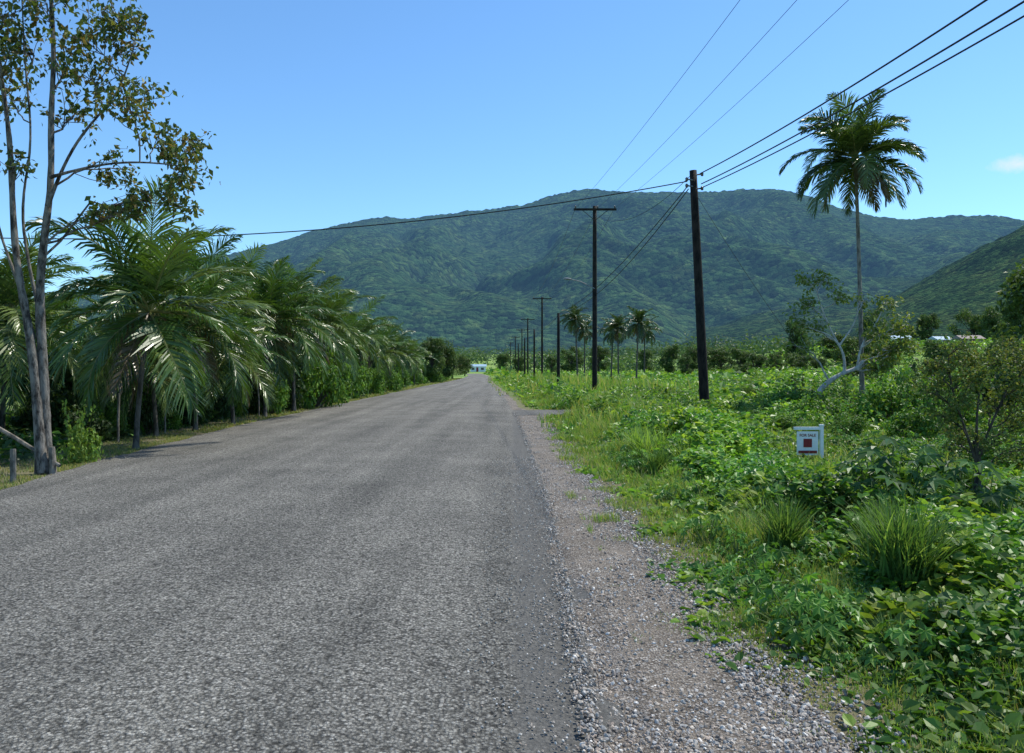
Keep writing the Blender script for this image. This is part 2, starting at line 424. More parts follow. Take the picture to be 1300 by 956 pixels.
prof=[(-350,400),(0,385),(100,370),(200,345),(280,325),(340,311),(400,292),(440,284),(480,275),(520,277),(560,272),(620,265),(670,260),(700,247),(745,239),(775,241),(800,244),(840,243),(880,245),(930,240),(990,239),(1020,246),(1060,262),(1120,276),(1150,278),(1200,274),(1260,273),(1300,278),(1400,290),(1650,320)]
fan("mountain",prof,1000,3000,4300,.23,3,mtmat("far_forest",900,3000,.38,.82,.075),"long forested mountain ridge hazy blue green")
prof=[(-350,330),(0,374),(60,378),(110,392),(180,412),(300,425),(450,428),(560,432),(650,425),(760,422),(850,415),(920,398),(1000,372),(1060,352),(1110,350),(1150,352),(1200,345),(1300,330),(1650,290)]
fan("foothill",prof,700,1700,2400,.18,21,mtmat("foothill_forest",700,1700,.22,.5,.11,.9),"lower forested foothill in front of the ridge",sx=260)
prof=[(-350,470),(700,470),(1000,452),(1050,432),(1100,396),(1150,366),(1200,338),(1250,310),(1300,285),(1400,240),(1650,180)]
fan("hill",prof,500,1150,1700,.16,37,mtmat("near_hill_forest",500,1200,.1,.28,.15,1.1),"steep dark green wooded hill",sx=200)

# ---------------- palms ----------------
def crown_mesh(seed,nf=22,L=2.3,nl=34,dead=3,hang=1.0,lw=.045,top=78,cols=None,low=-18,expo=1.5,lf=.28):
    global rng
    keep=rng;rng=np.random.default_rng(seed)
    b=B()
    cols=cols or [(.042,.078,.016),(.06,.1,.02),(.034,.064,.015),(.085,.118,.028)]
    for i in range(nf+dead):
        az=i*2.39996+U(-.3,.3)
        isd=i>=nf
        q=i/nf
        el=math.radians(top-(top-low)*q**.9+U(-9,9)) if not isd else math.radians(U(-62,-30))
        Lf=L*U(.78,1.12)*(1 if not isd else .75)
        cur=math.radians(U(50,100))*hang*(1 if not isd else .4)
        m=22;t=np.linspace(0,1,m)
        ang=el-cur*t**expo
        ang=np.maximum(ang,math.radians(-88))
        ds=Lf/(m-1)
        rr=np.concatenate([[0],np.cumsum(np.cos(ang[:-1])*ds)]);zz=np.concatenate([[0],np.cumsum(np.sin(ang[:-1])*ds)])
        tw=U(-.25,.25)
        azs=az+tw*t**2
        pts=np.stack([np.cos(azs)*rr,np.sin(azs)*rr,zz],-1)
        cc=(.14,.145,.05) if not isd else (.1,.07,.04)
        tube(b,pts,np.linspace(.024,.005,m)*L/2.3,4,cc)
        T=nrm(np.gradient(pts,axis=0))
        side=np.array([-math.sin(az),math.cos(az),0.]);roll=U(-.5,.5)
        tl=np.linspace(.12,.99,nl)
        pc=np.stack([np.interp(tl,t,pts[:,k]) for k in range(3)],-1)
        Tt=nrm(np.stack([np.interp(tl,t,T[:,k]) for k in range(3)],-1))
        Nn=nrm(np.cross(np.tile(side,(nl,1)),Tt));Nn*=np.sign(Nn[:,2:3]+1e-6)
        base=pal(1,cols if not isd else [(.09,.065,.035),(.08,.06,.03)],.25)[0]
        for sg in(-1,1):
            a=np.radians(np.interp(tl,[0,1],[66,24]))+U(-.12,.12,nl)
            vup=.35*math.cos(roll*2)+sg*roll*.6
            sdv=nrm(side[None]*sg+Nn*vup)
            d0=nrm(sdv*np.sin(a)[:,None]+Tt*np.cos(a)[:,None])
            ll=Lf*lf*np.sin(np.pi*np.clip(tl*.86+.12,0,1))**.6*U(.85,1.12,nl)
            dr=U(.15,.75,nl)*hang if not isd else U(.8,1.6,nl)
            g=np.array([0,0,-1.])
            p0=pc;p1=p0+d0*(ll*.4)[:,None]
            d1=nrm(d0+g*dr[:,None]*.7);p2=p1+d1*(ll*.35)[:,None]
            d2=nrm(d1+g*dr[:,None]);p3=p2+d2*(ll*.3)[:,None]
            wv=nrm(Tt+Nn*U(-.6,.6,(nl,1)))*(lw*L/2.3/2)
            V=np.stack([p0-wv*.6,p0+wv*.6,p1-wv,p1+wv,p2-wv*.75,p2+wv*.75,p3-wv*.08,p3+wv*.08],1)
            f=np.array([[0,1,3,2],[2,3,5,4],[4,5,7,6]])
            Fc=(f[None]+(np.arange(nl)*8)[:,None,None]).reshape(-1,4)
            C=base*U(.8,1.2,(nl,1));C=np.repeat(C,8,0)
            b.add(V.reshape(-1,3),Fc,C)
    me=b.mesh("palm_crown",M_palm,False);rng=keep;return me
crowns=[crown_mesh(100+i,nf=27,L=2.6,nl=48,dead=2,hang=.96,lw=.046,low=-38,top=86,lf=.29) for i in range(5)]
def palm(x,y,h,cm,sc=1.,lean=(0,0),r0=.13,r1=.09,label="coconut palm with drooping green fronds",group="coconut palms along the road",rz=None,nuts=True,bark=None):
    z0=float(gh(x,y))
    e=ob("palm_tree",None,loc=(x,y,z0),label=label,cat="palm tree",group=group)
    e.empty_display_size=.3
    b=B();t=np.linspace(0,1,26)
    pts=np.stack([lean[0]*t**1.5,lean[1]*t**1.5,-.1+(h+.1)*t],-1)
    rad=(r0*1.0*np.exp(-t*16)+r0*(1-t)+r1*t)*(1+.05*np.sin(t*h*28))
    rad[-3:]*=[1.1,1.2,1.25]
    tube(b,pts,rad,9,(.3,.3,.3))
    ob("trunk",b.mesh("palm_trunk",bark or M_palmbark,True),parent=e)
    ob("crown",cm,parent=e,loc=(lean[0],lean[1],h),rz=U(0,6.28) if rz is None else rz,sc=sc)
    if nuts:
        b=B()
        for k in range(7):
            a=U(0,6.28);s=.085*sc
            scat(b,iv,iff,np.array([[lean[0]+math.cos(a)*.17*sc,lean[1]+math.sin(a)*.17*sc,h-.12-U(0,.15)]]),basis(rvec(1),rvec(1)),np.array([[s,s*1.25,s]]),np.array([[.12,.12,.04]]))
        ob("coconuts",b.mesh("coconuts",M_stone,True),parent=e)
    return e
row=[(-7.5,15.7,2.75,1.0),(-8.4,18.6,1.9,.7),(-8.2,20.4,2.7,.88),(-8.0,22.6,2.0,.8),(-8.1,25.8,3.2,1.0),(-8.2,29.6,3.4,1.0),(-8.3,34,3.4,.98),(-8.4,39,3.0,.9),(-8.5,45,3.3,1.02),(-8.6,51,2.7,.9),(-8.7,58,2.9,1.0),(-9,66,2.5,.85),(-9.3,75,2.5,.9),
 (-10.5,22.5,3.4,.95),(-10.8,27,3.9,1.05),(-10.8,31.5,4.1,1.0),(-11,36,3.7,.9),(-11,42,4.0,1.05),(-11,48,3.4,.9),(-11.2,55,3.5,1.0),(-11.5,63,3.1,.85),(-11.4,17.6,2.8,.9),(-9.4,28.,2.2,.8),(-9.2,37.,2.1,.75),(-9.4,43,2.2,.8),(-9.6,24.2,2.3,.8)]
for i,(x,y,h,s) in enumerate(row):
    palm(x,y,h,crowns[i%5],s,(U(-.35,.35),U(-.25,.25)),.053*U(.9,1.25),.045,nuts=i<8)
# tall palm in field
cr=crown_mesh(61,nf=36,L=2.95,nl=58,dead=5,hang=1.0,lw=.052,top=88,low=-40,expo=1.6,lf=.28,cols=[(.028,.05,.013),(.04,.066,.017),(.058,.084,.022)])
palm(12.45,28,9.1,cr,.88,(-.25,0),.085,.055,label="tall slender coconut palm standing alone in the field",group=None,bark=M_palmpale)
cr2=[crown_mesh(70+i,nf=28,L=2.8,nl=30,dead=4,hang=1.05,lw=.09,low=-36,cols=[(.025,.042,.012),(.036,.055,.015)]) for i in range(2)]
for px,d,top in((733,105,389),(785,110,400),(808,100,393),(518,120,432),(776,118,408),(818,112,405),(742,120,405)):
    z=H+(HY-top)/1000*d
    palm((px-650)/1000*d,d,z-1.7,cr2[int(px)%2],.95,(U(-.3,.3),0),.12,.09,label="tall palm beside the distant road",group="palms in the far field",nuts=False)

# ---------------- trees by clusters ----------------
def ctree(name,base,trunks,clusters,bark,leafcols,lsize,nleaf,label,cat="tree",twr=.012,droop=.5,limbr=.035,tm=LEAF4,ntw=9,group=None,leaf=M_leaf,shape=1.0,t0=.3,ls0=.08):
    base=np.array(base,float)
    e=ob(name,None,loc=tuple(base),label=label,cat=cat,group=group)
    bt=B();bl=B();allp=[]
    for pts,r0,r1 in trunks:
        p=np.array(pts,float)
        tt=np.linspace(0,len(p)-1,len(p)*4)
        ps=np.stack([np.interp(tt,np.arange(len(p)),p[:,k]) for k in range(3)],-1)
        ker=np.ones(5)/5
        q=ps.copy()
        for k in range(3): q[2:-2,k]=np.convolve(ps[:,k],ker,'valid')
        rad=np.linspace(r0,r1,len(q))*U(.92,1.1,len(q));rad[:3]*=[1.5,1.2,1.05]
        tube(bt,q-base,rad,9);allp.append(np.concatenate([q,rad[:,None]],1))
    allp=np.concatenate(allp)
    for (c,r,nm) in clusters:
        c=np.array(c,float);dd=np.linalg.norm(allp[:,:3]-c,axis=1)+np.maximum(0,allp[:,2]-c[2]+r*.8+.25*np.abs(allp[:,0]-c[0]))*3
        k=np.argmin(dd);a=allp[k,:3]
        lp=bez(a,c,ls0,.15,8);tube(bt,lp-base,np.linspace(min(limbr,allp[k,3]*.8),twr,8),5)
        for j in range(ntw):
            s=lp[rng.integers(3,8)];d=rvec(1)[0]*np.array([1,1,.9]);d[2]=d[2]*.9+.05
            ep=c+d*r*U(.5,1.3)
            tp=bez(s,ep,.1,.18,5);tube(bt,tp-base,np.linspace(twr,twr*.35,5),3)
            nn=int(nleaf*nm/ntw);ti=U(t0,1.08,nn)
            P=np.stack([np.interp(ti,np.linspace(0,1,5),tp[:,q]) for q in range(3)],-1)+rng.normal(size=(nn,3))*r*.16*shape
            leaves(bl,P-base,U(lsize*.6,lsize*1.3,nn),leafcols,tm,up=.4,droop=droop)
    ob("trunk",bt.mesh("tree_trunk",bark,True),parent=e)
    ob("crown",bl.mesh("tree_crown",leaf),parent=e)
    return e
D=12.1
tw=lambda L,d=D:[W(x,y,d) for x,y in L]
trunks=[(tw([(62,604),(57,540),(55,460),(49,380),(56,300),(66,230),(64,150),(70,60),(60,-60)]),.086,.024),
 (tw([(54,600),(46,500),(38,420),(22,345),(16,270),(14,190),(4,110),(-12,10)],12.0),.074,.022),
 (tw([(42,430),(30,380),(12,330),(-2,290),(-20,200)],12.05),.03,.012),
 (tw([(49,392),(35,330),(26,260),(42,180),(32,90),(28,0)],12.2),.026,.01),
 (tw([(60,262),(85,200),(112,160),(150,120),(170,60)],12.0),.026,.01),
 (tw([(64,225),(110,212),(160,205),(215,208),(245,215)],11.9),.022,.008)]
cl=[]
for px,py,dd,r,nm in [(40,65,.3,.5,1.1),(100,45,-.3,.5,1.1),(150,60,.4,.45,1),(120,100,0,.45,.9),(165,140,-.4,.4,1.1),(95,145,.5,.4,.7),(200,180,.2,.42,1.2),(232,222,-.2,.4,1.3),(245,188,.3,.32,.9),(155,215,.4,.32,.8),(175,258,-.1,.32,1.),(225,262,.1,.3,.9),(12,125,.6,.42,.8),(60,5,-.2,.5,1.1),(130,10,.1,.5,.9),(10,20,0,.5,1),(0,75,-.5,.42,.8),(40,-60,0,.6,1),(110,-50,.5,.5,1),(-60,60,.2,.6,1),(-50,160,0,.5,1),(22,205,-.3,.3,.4),(175,30,0,.32,.6),(135,268,.2,.25,.8),(80,90,.4,.38,.7),(190,115,0,.32,.5)]:
    cl.append((W(px,py,D+dd),r,nm))
base=W(60,604,D);base[2]=0
ctree("tree",base,trunks,cl,M_bark,[(.042,.064,.015),(.06,.085,.019),(.034,.052,.013),(.09,.068,.022),(.085,.095,.022)],.105,215,"slender twin-trunked tree with mottled grey bark, sparse drooping leaves",droop=1.0,twr=.008,limbr=.02,ntw=13,shape=1.0,t0=.5,ls0=.16)
# bare leaning tree
d=26.
trunks=[(tw([(1038,500),(1047,488),(1068,474),(1088,468),(1096,458)],d),.09,.055),(tw([(1072,474),(1072,450),(1060,430),(1048,405),(1038,375)],d),.05,.022),(tw([(1088,470),(1092,440),(1110,415),(1122,390)],d),.04,.018),(tw([(1066,438),(1086,410),(1090,385)],d),.03,.015)]
cl=[(W(px,py,d+dd),r,nm) for px,py,dd,r,nm in [(1025,360,0,.45,.8),(1045,352,.3,.4,.8),(1070,372,-.3,.45,.6),(1095,382,.2,.4,.5),(1125,385,0,.45,.8),(1018,385,.2,.4,.8),(1035,415,.3,.5,.7),(1115,420,-.3,.5,1.2),(1130,440,.2,.6,2.2),(1020,440,-.2,.5,.8),(1105,455,.2,.5,1.5),(1145,410,0,.5,1.4),(1010,410,0,.4,.6),(1120,465,.2,.6,2.2),(1150,440,0,.5,1.6)]]
base=W(1038,500,d);base[2]=0
ctree("tree",base,trunks,cl,M_palebark,[(.08,.11,.022),(.065,.095,.02),(.11,.13,.03)],.14,170,"leaning half-bare tree with pale trunk",twr=.012,ntw=11)
# shrub at right
d=10.2
trunks=[(tw([(1240,628),(1243,590),(1238,560)],d),.04,.03),(tw([(1243,596),(1225,545),(1210,500),(1205,470)],d),.02,.008),(tw([(1242,580),(1262,530),(1280,490)],d),.02,.008),(tw([(1240,570),(1240,520),(1248,470)],d),.018,.008)]
cl=[(W(px,py,d+dd),r,nm) for px,py,dd,r,nm in [(1205,460,0,.27,1),(1235,455,.2,.27,1),(1265,462,-.2,.27,1),(1185,495,.1,.25,1),(1290,495,0,.25,1.2),(1225,500,-.3,.27,1.2),(1260,515,.3,.27,1.2),(1195,530,0,.24,1),(1290,540,.2,.25,1),(1305,465,0,.3,1.2),(1215,555,.2,.22,.8),(1262,560,-.2,.24,.8),(1325,510,0,.3,1.2),(1240,475,-.3,.22,1),(1180,470,.2,.22,.8),(1280,440,.1,.25,.9),(1215,440,0,.22,.7),(1300,570,.1,.2,.7)]]
base=W(1240,628,d);base[2]=0
ctree("shrub",base,trunks,cl,M_darkbark,[(.06,.09,.02),(.085,.11,.026),(.1,.105,.028),(.05,.075,.018)],.052,330,"open twiggy shrub with small yellowish leaves",cat="shrub",twr=.005,limbr=.012,ntw=13,shape=1.1)

# generic trees & bushes
def gtree_meshes(seed,wide=1.0):
    global rng
    keep=rng;rng=np.random.default_rng(seed)
    bt=B();bl=B();h=5.
    tr=bez((0,0,-.2),(U(-.3,.3),U(-.3,.3),2.6),0,.05,8);tube(bt,tr,np.linspace(.2,.12,8),8)
    for i in range(30):
        a=U(0,6.28);q=math.sqrt(U(0,1));z=U(1.2,5.2)
        rr=(1-((z-3.2)/2.7)**2)**.5*2.0*wide
        c=np.array([math.cos(a)*q*rr,math.sin(a)*q*rr,z]);r=U(.5,1.0)
        tube(bt,bez(tr[rng.integers(4,8)],c,.1,.1,6),np.linspace(.07,.02,6),4)
        sh=[(.028,.052,.013),(.04,.068,.016),(.052,.08,.019),(.035,.058,.017)]
        k=U(.65,1.35);blob(bl,c,(r,r,r*.75),210,.25,[tuple(v*k for v in s) for s in sh],shell=.3)
    r=bt.mesh("tree_trunk",M_darkbark,True),bl.mesh("tree_crown",M_leaf);rng=keep;return r
GT=[gtree_meshes(200+i,w) for i,w in enumerate((1.,1.25,.8,1.5))]
def gtree(x,y,s,k,label="leafy green tree in the distant field",group="trees across the field",sz=None):
    e=ob("tree",None,loc=(x,y,float(gh(x,y))),rz=U(0,6.28),label=label,cat="tree",group=group,sc=(s,s,(sz or s)))
    ob("trunk",GT[k][0],parent=e);ob("crown",GT[k][1],parent=e)
def bush_mesh(seed,cols,ls=.09,n=1700,tm=LEAF6,flat=.8,spike=0):
    global rng
    keep=rng;rng=np.random.default_rng(seed)
    b=B()
    for i in range(14):
        a=U(0,6.28);q=math.sqrt(U(0,1))*.7;r=U(.2,.4);z=U(.15,.85)*flat
        k=U(.7,1.25)
        blob(b,(math.cos(a)*q,math.sin(a)*q,z),(r,r,r*.95),n//14,ls,[tuple(v*k for v in s) for s in cols],tm,shell=.35)
        tube(b,bez((0,0,-.05),(math.cos(a)*q,math.sin(a)*q,z),.1,.1,5),np.linspace(.02,.006,5),4,(.06,.05,.04))
    for i in range(spike):
        a=U(0,6.28);q=U(.1,.6);p=bez((math.cos(a)*q*.6,math.sin(a)*q*.6,.3),(math.cos(a)*q*1.2,math.sin(a)*q*1.2,U(.8,1.35)),.05,.08,6)
        tube(b,p,np.linspace(.01,.003,6),3,(.08,.09,.03))
        nn=26;ti=U(.1,1.02,nn);P=np.stack([np.interp(ti,np.linspace(0,1,6),p[:,k]) for k in range(3)],-1)+rng.normal(size=(nn,3))*.05
        leaves(b,P,U(ls*.8,ls*1.4,nn),cols,tm,up=.8)
    me=b.mesh("bush",M_leaf);rng=keep;return me
G1=[(.045,.1,.014),(.065,.13,.02),(.036,.08,.012),(.09,.15,.024)]
G2=[(.022,.042,.011),(.032,.055,.014),(.016,.032,.009)]
G3=[(.085,.14,.024),(.11,.16,.03),(.07,.12,.02)]
BM=[bush_mesh(300,G1,spike=7),bush_mesh(301,G1,.075,2200,spike=4),bush_mesh(302,G3,.1,1500,spike=8),bush_mesh(303,G2,.1,2200,spike=4),bush_mesh(304,G2,.085,2400,spike=3),bush_mesh(305,G3,.06,2600,spike=10)]
def bush(x,y,s,k,label,group,sz=None,name="bush"):
    ob(name,BM[k],loc=(x,y,float(gh(x,y))),rz=U(0,6.28),sc=(s,s,sz or s),label=label,cat="bush",group=group)
for i in range(46):
    y=12+ i*1.6+U(-.5,.5);x=-10.2-U(0,2.6)-(.0 if y>16 else .3)
    s=U(1.1,1.7);bush(x,y,s,(3,4,3,0)[int(U(0,4))],"green bush growing under the palms","bushes behind the palm row",sz=s*U(1.1,1.6))
for i in range(16):
    y=13+i*2.2;bush(-14.5-U(0,3),y,2.0,3+i%2,"green bush growing under the palms","bushes behind the palm row",sz=2.7)
for i in range(34):
    y=16.6+i*1.35+U(-.5,.5)
    bush(U(-9.6,-8.75),y,U(.4,.8),(3,1,4,0)[i%4],"low green bush at the foot of the palms","low bushes under the palms",sz=U(.4,1.35))
for x,y,s,sz,k in((-8.0,32.0,1.2,2.3,0),(-8.3,36.5,1.2,2.3,1),(-9.2,30.2,1.3,2.4,4),(-8.4,27.6,.7,1.4,0),(-8.5,42,1.2,2.0,0),(-8.6,48,1.2,1.9,1),(-8.8,55,1.3,1.9,0),(-8.9,62,1.3,1.8,1)):
    bush(x,y,s,k,"rounded vine-covered bush beside the road","big bushes beside the palms",sz=sz)
bush(-7.35,13.4,.4,2,"small light green leafy bush at the road edge",None,sz=.8)
for i in range(8): bush(U(-9.5,-8.7),U(70,120),U(1,1.6),i%2,"green bush on the far verge","bushes on the far verge",sz=1.6)
# right field bushes
for i in range(95):
    y=13+U(0,1)**1.3*65;x=U(.18,.78)*y+1.0
    if x<4.2:x+=3
    u=x/y
    if y<19 and .28<u<.56: continue
    if y>34 and u<.3: continue
    if 15<y<32 and .14<u<.31: continue
    s=U(.4,1.05)*(1+y/60);tall=np.interp(u,[.15,.35,.7],[.45,.75,1.15])
    bush(x,y,s,(0,1,2,5,3)[int(U(0,5))],"green bush in the overgrown field","bushes in the overgrown field",sz=s*tall*U(.45,1.15)*np.interp(y,[13,25],[.6,1]))
for px,d,s,sz,k in((1040,22,.9,.95,0),(1000,26,1.1,1.1,1),(955,26,.8,.6,1),(1140,22,1.2,1.5,0),(1180,24,1.3,1.7,3),(1160,18,.8,.9,0),(1215,19,1.0,1.3,1),(1290,22,1.6,1.9,3),(1060,27,1.2,1.2,0),(1075,18.5,.6,.65,1),(1000,20,.5,.5,0),(925,21,.5,.4,2),(1295,14,.5,.6,1)):
    bush((px-650)/1000*d,d,s,k,"green bush in the overgrown field","bushes in the overgrown field",sz=sz)
# trees mid/far
for px,d,s in((562,95,.85),(575,120,.85),(548,88,.75),(480,110,1.2),(440,120,1.4),(510,140,1.2),(590,170,.8),(640,210,1.),(660,190,.8),(700,170,.7),(725,200,1.3),(850,160,1.2),(872,150,.7),(915,190,1.6),(945,120,.55),(960,170,1.1),(985,140,.7),(1015,150,1.1),(1040,120,.6),(1085,140,1.4),(1115,110,.9),(1190,130,1.3),(1270,80,.9),(1290,55,.75),(1330,60,.9),(1180,230,1.6),(1262,220,1.8),(1290,200,1.9),(1110,180,1.7),(1060,190,1.6),(1010,210,1.8),(1145,232,1.8),(1235,240,1.9),(760,230,1.4),(820,220,1.1),(880,240,1.7),(940,230,1.5),(20,45,.9),(60,60,1.1),(110,70,1.),(-30,38,.9),(160,80,1.1),(1185,48,.4),(1095,60,.4)):
    gtree((px-650)/1000*d,d,s,int(px)%4,sz=s*U(.75,1.25))
gtree(21.8,31.5,1.1,0,"dense dark green tree at the field edge",None)

# far woods
b=B()
n=1900
y=235+U(0,1,n)**.8*560;x=U(-.85,.85,n)*y
keepm=~((np.abs(x+ .05*y)<16)&(y<420))
for xx,yy_ in zip(x[keepm],y[keepm]):
    big=fbm(xx/60,yy_/60,2,90)
    r=U(3,5.5);h=U(3.5,9)*(1 if yy_>400 else .8)*(.6+big*.9);z=float(gh(xx,yy_));k=U(.6,1.4)
    haze_paint=min(.35,yy_/2000)  # distance haze painted into the leaf colours of the woods
    cs=[tuple(v*k*(1-haze_paint)+w*haze_paint for v,w in zip(s,(.03,.06,.055))) for s in [(.026,.05,.014),(.038,.066,.017),(.05,.078,.022)]]
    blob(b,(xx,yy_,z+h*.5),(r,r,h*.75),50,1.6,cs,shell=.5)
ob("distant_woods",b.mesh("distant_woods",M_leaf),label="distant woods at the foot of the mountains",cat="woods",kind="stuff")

# ---------------- ground cover ----------------
def openp(x,y):
    u=x/np.maximum(y,1)
    o=sm(.52,.62,fbm(x*.33+4,y*.22,2,55))
    o=o+sm(.5,.56,u)*sm(8,9.5,y)*(1-sm(12.5,14,y))+.85*sm(32,40,y)*(1-sm(.22,.34,u))
    o=o+sm(.3,.34,u)*(1-sm(.46,.52,u))*sm(10,11.5,y)*(1-sm(16,19,y))*.9
    o=o+.7*sm(.14,.18,u)*(1-sm(.29,.33,u))*sm(17,20,y)*(1-sm(31,34,y))
    return np.clip(o,0,1)*sm(2.6,4.2,x-rR(y))
def cover_h(x,y):
    off=x-rR(y)-1.2
    a=fbm(x*1.1,y*1.1,3,31);b_=fbm(x*.3,y*.3,2,32)
    h=.03+sm(.1,1.5,off)*(.07+.66*sm(.3,.75,a)*sm(.22,.65,b_+.1))*(1-.75*openp(x,y))
    h=h*np.interp(y,[3,8,16,30,60,200],[.65,.9,1.05,1.3,1.6,3.0])
    h=h*(1-.75*np.exp(-((x/np.maximum(y,1)-.375)/.05)**2)*(np.abs(y-12.3)<2.6))
    h=h*(1-.7*np.exp(-((x-2.8)/.5)**2-((y-5.1)/.6)**2))
    return h
b=B()
WC=[(.042,.095,.013),(.06,.125,.018),(.09,.16,.026),(.03,.07,.011),(.115,.17,.03)]
def zone(y0,y1,dens,size,tm,umax=.8,maxn=200000,b=b,cols=WC,x0=1.45):
    area=(y1-y0)*(umax*y1-x0)
    n=int(min(maxn,area*dens));y=U(y0,y1,n);x=x0-.8+rR(y)*1.+ (umax*y1)*U(0,1,n)
    k=(x<umax*y);
    off=x-rR(y)-.72
    k&=U(0,1,n)<sm(.0,.8,off+ (fbm(x*1.3,y*1.3,2,8)-.5)*2.0)*(1-.78*openp(x,y))
    k&=~((y>25.8)&(y<30.8)&(x<3.6))
    k&=fbm(x*1.1,y*1.1,3,77)>.27
    x=x[k];y=y[k];n=len(x)
    z=gh(x,y)+cover_h(x,y)*np.sqrt(U(.1,1,n))
    pp=fbm(x*.5,y*.5,2,41)[:,None];p2=fbm(x*1.7,y*1.7,2,43)[:,None]
    P=np.stack([x,y,z],-1)
    nn=nrm(rvec(n)*.8+np.array([0,0,1.1]));d=rvec(n);d=nrm(d-nn*(d*nn).sum(-1,keepdims=True)*.9)
    C=pal(n,cols,.28)*(.55+.9*pp)*(1+(p2-.5)*np.array([1.,.3,.2]))
    sz=U(size*.4,size*1.4,n)*(.45+1.1*p2[:,0])
    scat(b,tm[0],tm[1],P,basis(d,nn),sz,C)
zone(2.6,6,2300,.066,LEAF6)
zone(6,10,1600,.076,LEAF6)
zone(10,17,900,.087,LEAF6)
zone(17,35,280,.14,LEAF4)
zone(35,90,36,.33,LEAF4)
zone(90,260,3.0,.95,LEAF4)
n=26000;y=12+U(0,1,n)**1.3*70;x=rL(y)-1.3-U(0,6,n)
P=np.stack([x,y,gh(x,y)+U(0,.3,n)],-1);leaves(b,P,U(.08,.2,n)*(1+y/60),G2+G1[:1],LEAF4,up=1.2)
ob("undergrowth",b.mesh("undergrowth",M_weed),label="dense low leafy weeds and creepers covering the ground",cat="undergrowth",kind="stuff")
# grass
b=B()
GC=[(.08,.145,.026),(.105,.17,.036),(.06,.12,.021),(.19,.185,.07),(.14,.175,.043)]
def gz(y0,y1,n,o0,o1,h,w,bend=.6,cols=GC):
    y=U(y0,y1,n);o=U(o0,o1,n);x=rR(y)+gw(np.minimum(y,25.))+o
    k=(vnoise(x*3,y*3,51)*.6+vnoise(x*9,y*9,52)*.4)>(.64-.54*sm(-.35,.9,o))
    k&=~((y>25.8)&(y<30.8)&(x<3.6))
    x=x[k];y=y[k];o=o[k];n=len(x);pt=fbm(x*1.4,y*1.4,2,60);hh=h*U(.4,1.3,n)*(.25+1.5*pt**2*1.6)*(1+1.4*sm(.3,1.2,o))
    blades(b,np.stack([x,y,gh(x,y)],-1),hh,np.full(n,w),U(.2,1.1,n)*bend,cols)
gz(2.6,6,26000,-.6,1.4,.06,.0045)
gz(6,11,22000,-.5,1.6,.08,.0065)
gz(11,20,22000,-.35,2.2,.11,.011)
gz(20,45,22000,-.3,4,.18,.024)
gz(45,130,16000,-1.2,12,.3,.07)
for (y0,y1,n,h,w) in((3,7,9000,.18,.007),(7,14,30000,.24,.011),(14,30,42000,.32,.018),(30,80,28000,.45,.045)):
    y=U(y0,y1,n);x=1.6+U(0,1,n)*(.8*y1);op=openp(x,y);k=(x<.8*y)&(x>rR(y)+1.6)&((fbm(x*.6,y*.6,2,66)>.52)|(op>.35))&~((y<14)&(y>10)&(np.abs(x/y-.375)<.045)&(U(0,1,n)<.6));x=x[k];y=y[k];op=op[k];n=len(x)
    blades(b,np.stack([x,y,gh(x,y)],-1),h*U(.5,1.4,n)*(1-.45*op),np.full(n,w),U(.2,1,n)*.8,GC)
for (y0,y1,n,h,w) in((8,20,15000,.05,.01),(20,45,13000,.07,.02),(45,130,9000,.12,.05)):
    y=U(y0,y1,n);x=rL(y)+.05-rng.exponential(.8,n);k=(vnoise(x*2,y*2,71)>.35);x=x[k];y=y[k];n=len(x)
    blades(b,np.stack([x,y,gh(x,y)],-1),h*U(.5,1.6,n),np.full(n,w),U(.2,1,n)*.8,[(.13,.14,.05),(.08,.12,.03),(.16,.145,.07)])
ob("grass",b.mesh("grass",M_grass),label="short rough grass along the road verges",cat="grass",kind="stuff")
# grass clumps
def clump_mesh(seed,n,h,w,cols,bend=.75):
    global rng
    keep=rng;rng=np.random.default_rng(seed);b=B()
    P=np.concatenate([rng.normal(size=(n,2))*h*.1,np.zeros((n,1))-.01],1)
    blades(b,P,h*U(.5,1.15,n),np.full(n,w),U(.2,1.2,n)*bend,cols,seg=5)
    me=b.mesh("grass_clump",M_grass);rng=keep;return me
CM=[clump_mesh(1,420,.78,.019,[(.042,.085,.02),(.06,.11,.026),(.028,.06,.014),(.09,.14,.035)],.6),clump_mesh(2,180,.5,.012,[(.08,.135,.03),(.11,.16,.04)]),clump_mesh(3,110,.8,.03,[(.085,.15,.028),(.11,.17,.036)])]
def clump(px,py,k,s):
    d=1600/(py-468);x=(px-650)/1000*d
    ob("grass_clump",CM[k],loc=(x,d,float(gh(x,d))),rz=U(0,6),sc=s,label="tall arching green grass clump among weeds",cat="grass clump",group="grass clumps in the verge")
clump(1150,757,0,.95);clump(1128,745,0,.75);clump(1185,742,0,.7);clump(968,672,1,1.);clump(945,660,1,.8)
clump(822,592,2,.95);clump(838,582,2,.8);clump(808,578,2,.8);clump(868,600,1,1.2);clump(885,590,2,.7);clump(1010,640,1,1.1);clump(1130,830,1,.5);clump(860,560,1,1.4)
for i in range(44):
    py=U(530,720);x=rR(1600/(py-468))+1.7+U(0,1)**1.5*4.5;px=650+x/(1600/(py-468))*1000
    if 930<px<1090 and 570<py<650: continue
    clump(px,py,int(rng.integers(0,3)),U(.35,.75))
